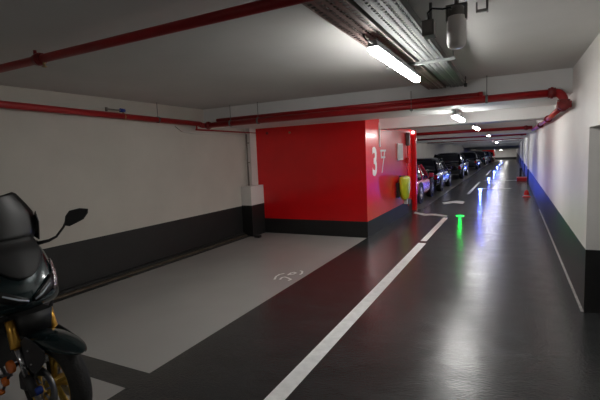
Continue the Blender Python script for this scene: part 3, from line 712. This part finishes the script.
# lower dark housing behind the wheel, shoulders
t = MB(); t.loft([ring(.30, [(-.42, 0, 0), (-.42, .10, 0), (-.50, .16, 0), (-.70, .18, 0)]), ring(.50, [(-.36, 0, 0), (-.36, .12, 0), (-.45, .20, 0), (-.70, .22, 0)]),
                  ring(.70, [(-.28, 0, 0), (-.28, .12, 0), (-.36, .20, 0), (-.70, .25, 0)])]); t.build('radiator_shroud', M['matte_black'], S, bevel=.01)
for s in (-1, 1):
    t = MB(); t.loft([[(-.20, s * .18, .73), (-.24, s * .27, .80), (-.55, s * .27, .74), (-.5, s * .2, .66)],
                      [(-.20, s * .19, .66), (-.24, s * .29, .68), (-.6, s * .32, .66), (-.55, s * .22, .58)],
                      [(-.30, s * .21, .50), (-.38, s * .27, .45), (-.7, s * .33, .42), (-.65, s * .24, .36)],
                      [(-.50, s * .20, .32), (-.55, s * .25, .28), (-.8, s * .31, .26), (-.75, s * .22, .24)]]); t.build('leg_shield', M['matte_black'], S, subd=2)
    # shoulder wing beside the screen
    t = MB(); t.loft([[(-.255, s * .17, 1.05), (-.29, s * .22, 1.03), (-.42, s * .26, 1.04), (-.38, s * .19, 1.06)],
                      [(-.25, s * .165, 1.12), (-.29, s * .215, 1.12), (-.42, s * .24, 1.11), (-.38, s * .17, 1.12)],
                      [(-.28, s * .15, 1.165), (-.31, s * .18, 1.16), (-.42, s * .20, 1.15), (-.38, s * .15, 1.16)]]); t.build('shoulder', M['matte_black'], S, subd=2)
# horn / reflectors by the fork
for (x, z, r) in ((-.05, .445, .038), (-.13, .335, .028), (-.18, .26, .018)):
    t = MB(); t.lathe([(0, -.175), (r * .9, -.172), (r, -.165), (r, -.15)], (x, 0, z), 'y', 20)
    t.build('reflector', M['orange_lens'], S)
t = MB(); t.tube([(-.05, -.155, .445), (-.04, -.12, .45)], .010, 8); t.tube([(-.13, -.155, .335), (-.05, -.13, .44)], .008, 8); t.tube([(-.18, -.155, .26), (-.13, -.155, .335)], .008, 8)
t.build('reflector_stay', M['satin_grey'], S)
# screen
rows = []
for (z, hw_, x, bow) in ((1.12, .150, -.215, .03), (1.18, .185, -.228, .035), (1.24, .200, -.240, .04), (1.31, .198, -.25, .045), (1.37, .160, -.262, .04), (1.42, .110, -.272, .03), (1.432, .085, -.276, .025)):
    rows.append([(x - bow * (k / 4) ** 2, hw_ * k / 4, z + (.0 if z < 1.40 else .016 * abs(k) / 4)) for k in range(-4, 5)])
t = MB(); t.loft(rows, closed=False, caps=False); t.build('windscreen', M['screen'], S, solid=.005)
t = MB()
for s in (-1, 1): t.tube([(-.33, s * .15, 1.10), (-.31, s * .14, 1.30)], .010, 8)
t.box(-.36, -.34, -.16, .16, 1.16, 1.19); t.build('screen_bracket', M['satin_grey'], S)
for s in (-1, 1):    # side deflector with a glossy edge
    t = MB(); t.prism([(-.26, 1.12), (-.245, 1.24), (-.27, 1.31), (-.30, 1.26), (-.32, 1.14)], 'y', s * .200, s * .206); t.build('deflector', M['screen'], S)
# dashboard
t = MB(); t.loft([[(-.36, -.12, 1.14), (-.36, .12, 1.14), (-.52, .12, 1.10), (-.52, -.12, 1.10)], [(-.37, -.11, 1.22), (-.37, .11, 1.22), (-.47, .11, 1.16), (-.47, -.11, 1.16)]]); t.build('dashboard', M['matte_black'], S, bevel=.01)
# handlebar and mirrors
t = MB(); t.tube([(-.62, -.37, 1.04), (-.56, -.22, 1.06), (-.50, 0, 1.06), (-.56, .22, 1.06), (-.62, .37, 1.04)], .012, 10); t.build('handlebar', M['satin_grey'], S)
for s in (-1, 1):
    t = MB(); t.tube([(-.60, s * .27, 1.048), (-.64, s * .40, 1.035)], .018, 12); t.build('grip', M['tyre'], S)
    t = MB(); t.tube([(-.26, s * .185, 1.095), (-.225, s * .245, 1.105), (-.205, s * .285, 1.125), (-.17, s * .318, 1.185), (-.155, s * .332, 1.222)], [.014, .010, .008, .0075, .009], 10)
    mo = t.build('mirror_stalk', M['matte_black'], S)
    hd = []
    c0 = Vector((-.10, s * .365, 1.252))
    outl = [(-.072, -.038), (-.060, .012), (-.034, .040), (.03, .046), (.082, .036), (.078, .012), (.048, -.020), (.0, -.036), (-.04, -.048)]
    t = MB()
    U = Vector((.55, s * .80, .06)).normalized(); V = Vector((0, 0, 1)); N = U.cross(V).normalized()
    def P_(a, b_, n, k=1): return tuple(c0 + U * a * k + V * b_ * 1.2 * k + N * n)
    t.loft([[P_(a, b_, -.014, .70) for a, b_ in outl], [P_(a, b_, -.004) for a, b_ in outl], [P_(a, b_, .010) for a, b_ in outl], [P_(a, b_, .014, .9) for a, b_ in outl]])
    t.build('mirror', M['matte_black'], mo, bevel=.003)
# body, floorboards, seat, tail
t = MB(); t.loft([[(-.55, -.20, .34), (-.55, .20, .34), (-.55, .16, .62), (-.55, -.16, .62)], [(-.95, -.24, .30), (-.95, .24, .30), (-.95, .17, .62), (-.95, -.17, .62)],
                  [(-1.3, -.20, .38), (-1.3, .20, .38), (-1.3, .17, .72), (-1.3, -.17, .72)], [(-1.9, -.10, .66), (-1.9, .10, .66), (-1.9, .08, .82), (-1.9, -.08, .82)]]); t.build('rear_body', M['teal'], S, subd=2)
t = MB(); t.loft([[(-.80, -.13, .66), (-.80, .13, .66), (-.80, .10, .76), (-.80, -.10, .76)], [(-1.2, -.17, .70), (-1.2, .17, .70), (-1.2, .14, .80), (-1.2, -.14, .80)],
                  [(-1.32, -.16, .74), (-1.32, .16, .74), (-1.32, .13, .89), (-1.32, -.13, .89)], [(-1.80, -.10, .80), (-1.80, .10, .80), (-1.80, .08, .90), (-1.80, -.08, .90)]]); t.build('seat', M['seat'], S, subd=2)
t = MB(); t.box(-1.6, -1.0, .10, .18, .26, .40); t.build('swingarm', M['satin_grey'], S, bevel=.02)
t = MB(); t.tube([(-1.15, -.16, .30), (-1.4, -.19, .34), (-1.75, -.20, .42)], [.04, .06, .055], 16); t.build('exhaust', M['satin_grey'], S)
t = MB(); t.tube([(-.95, .15, .30), (-.92, .22, .02)], .012, 8); t.box(-.96, -.88, .19, .25, 0, .012); t.build('side_stand', M['satin_grey'], S)

# ------------------------------------------------------------------ camera
cam = bpy.data.cameras.new('camera'); co = bpy.data.objects.new('camera', cam); COL.objects.link(co)
cam.sensor_width = 36; cam.lens = 414.0 / 600 * 36; cam.clip_start = 0.05; cam.clip_end = 300
# rows: world X, Y, Z in (right, down, forward) camera axes
Rw = Matrix(((0.88973194, 0.0110154, -0.45635045), (0.45455783, -0.11310594, 0.88350678), (-0.04188377, -0.99352187, -0.1056411)))
right = Vector((Rw[0][0], Rw[1][0], Rw[2][0])); down = Vector((Rw[0][1], Rw[1][1], Rw[2][1])); fwd = Vector((Rw[0][2], Rw[1][2], Rw[2][2]))
mw = Matrix.Identity(4)
for i in range(3): mw[i][0] = right[i]; mw[i][1] = -down[i]; mw[i][2] = -fwd[i]
mw[2][3] = 1.6
co.matrix_world = mw
sc.camera = co

wd = bpy.data.worlds.new('World'); sc.world = wd; wd.use_nodes = True
wd.node_tree.nodes['Background'].inputs['Color'].default_value = (0.02, 0.02, 0.022, 1)
sc.view_settings.view_transform = 'Standard'; sc.view_settings.look = 'None'; sc.view_settings.gamma = 1
sc.view_settings.use_curve_mapping = False
sc.view_settings.exposure = 1.12
sc.cycles.max_bounces = 10; sc.cycles.diffuse_bounces = 6
sc.cycles.sample_clamp_indirect = 4.0
sc.cycles.use_denoising = True
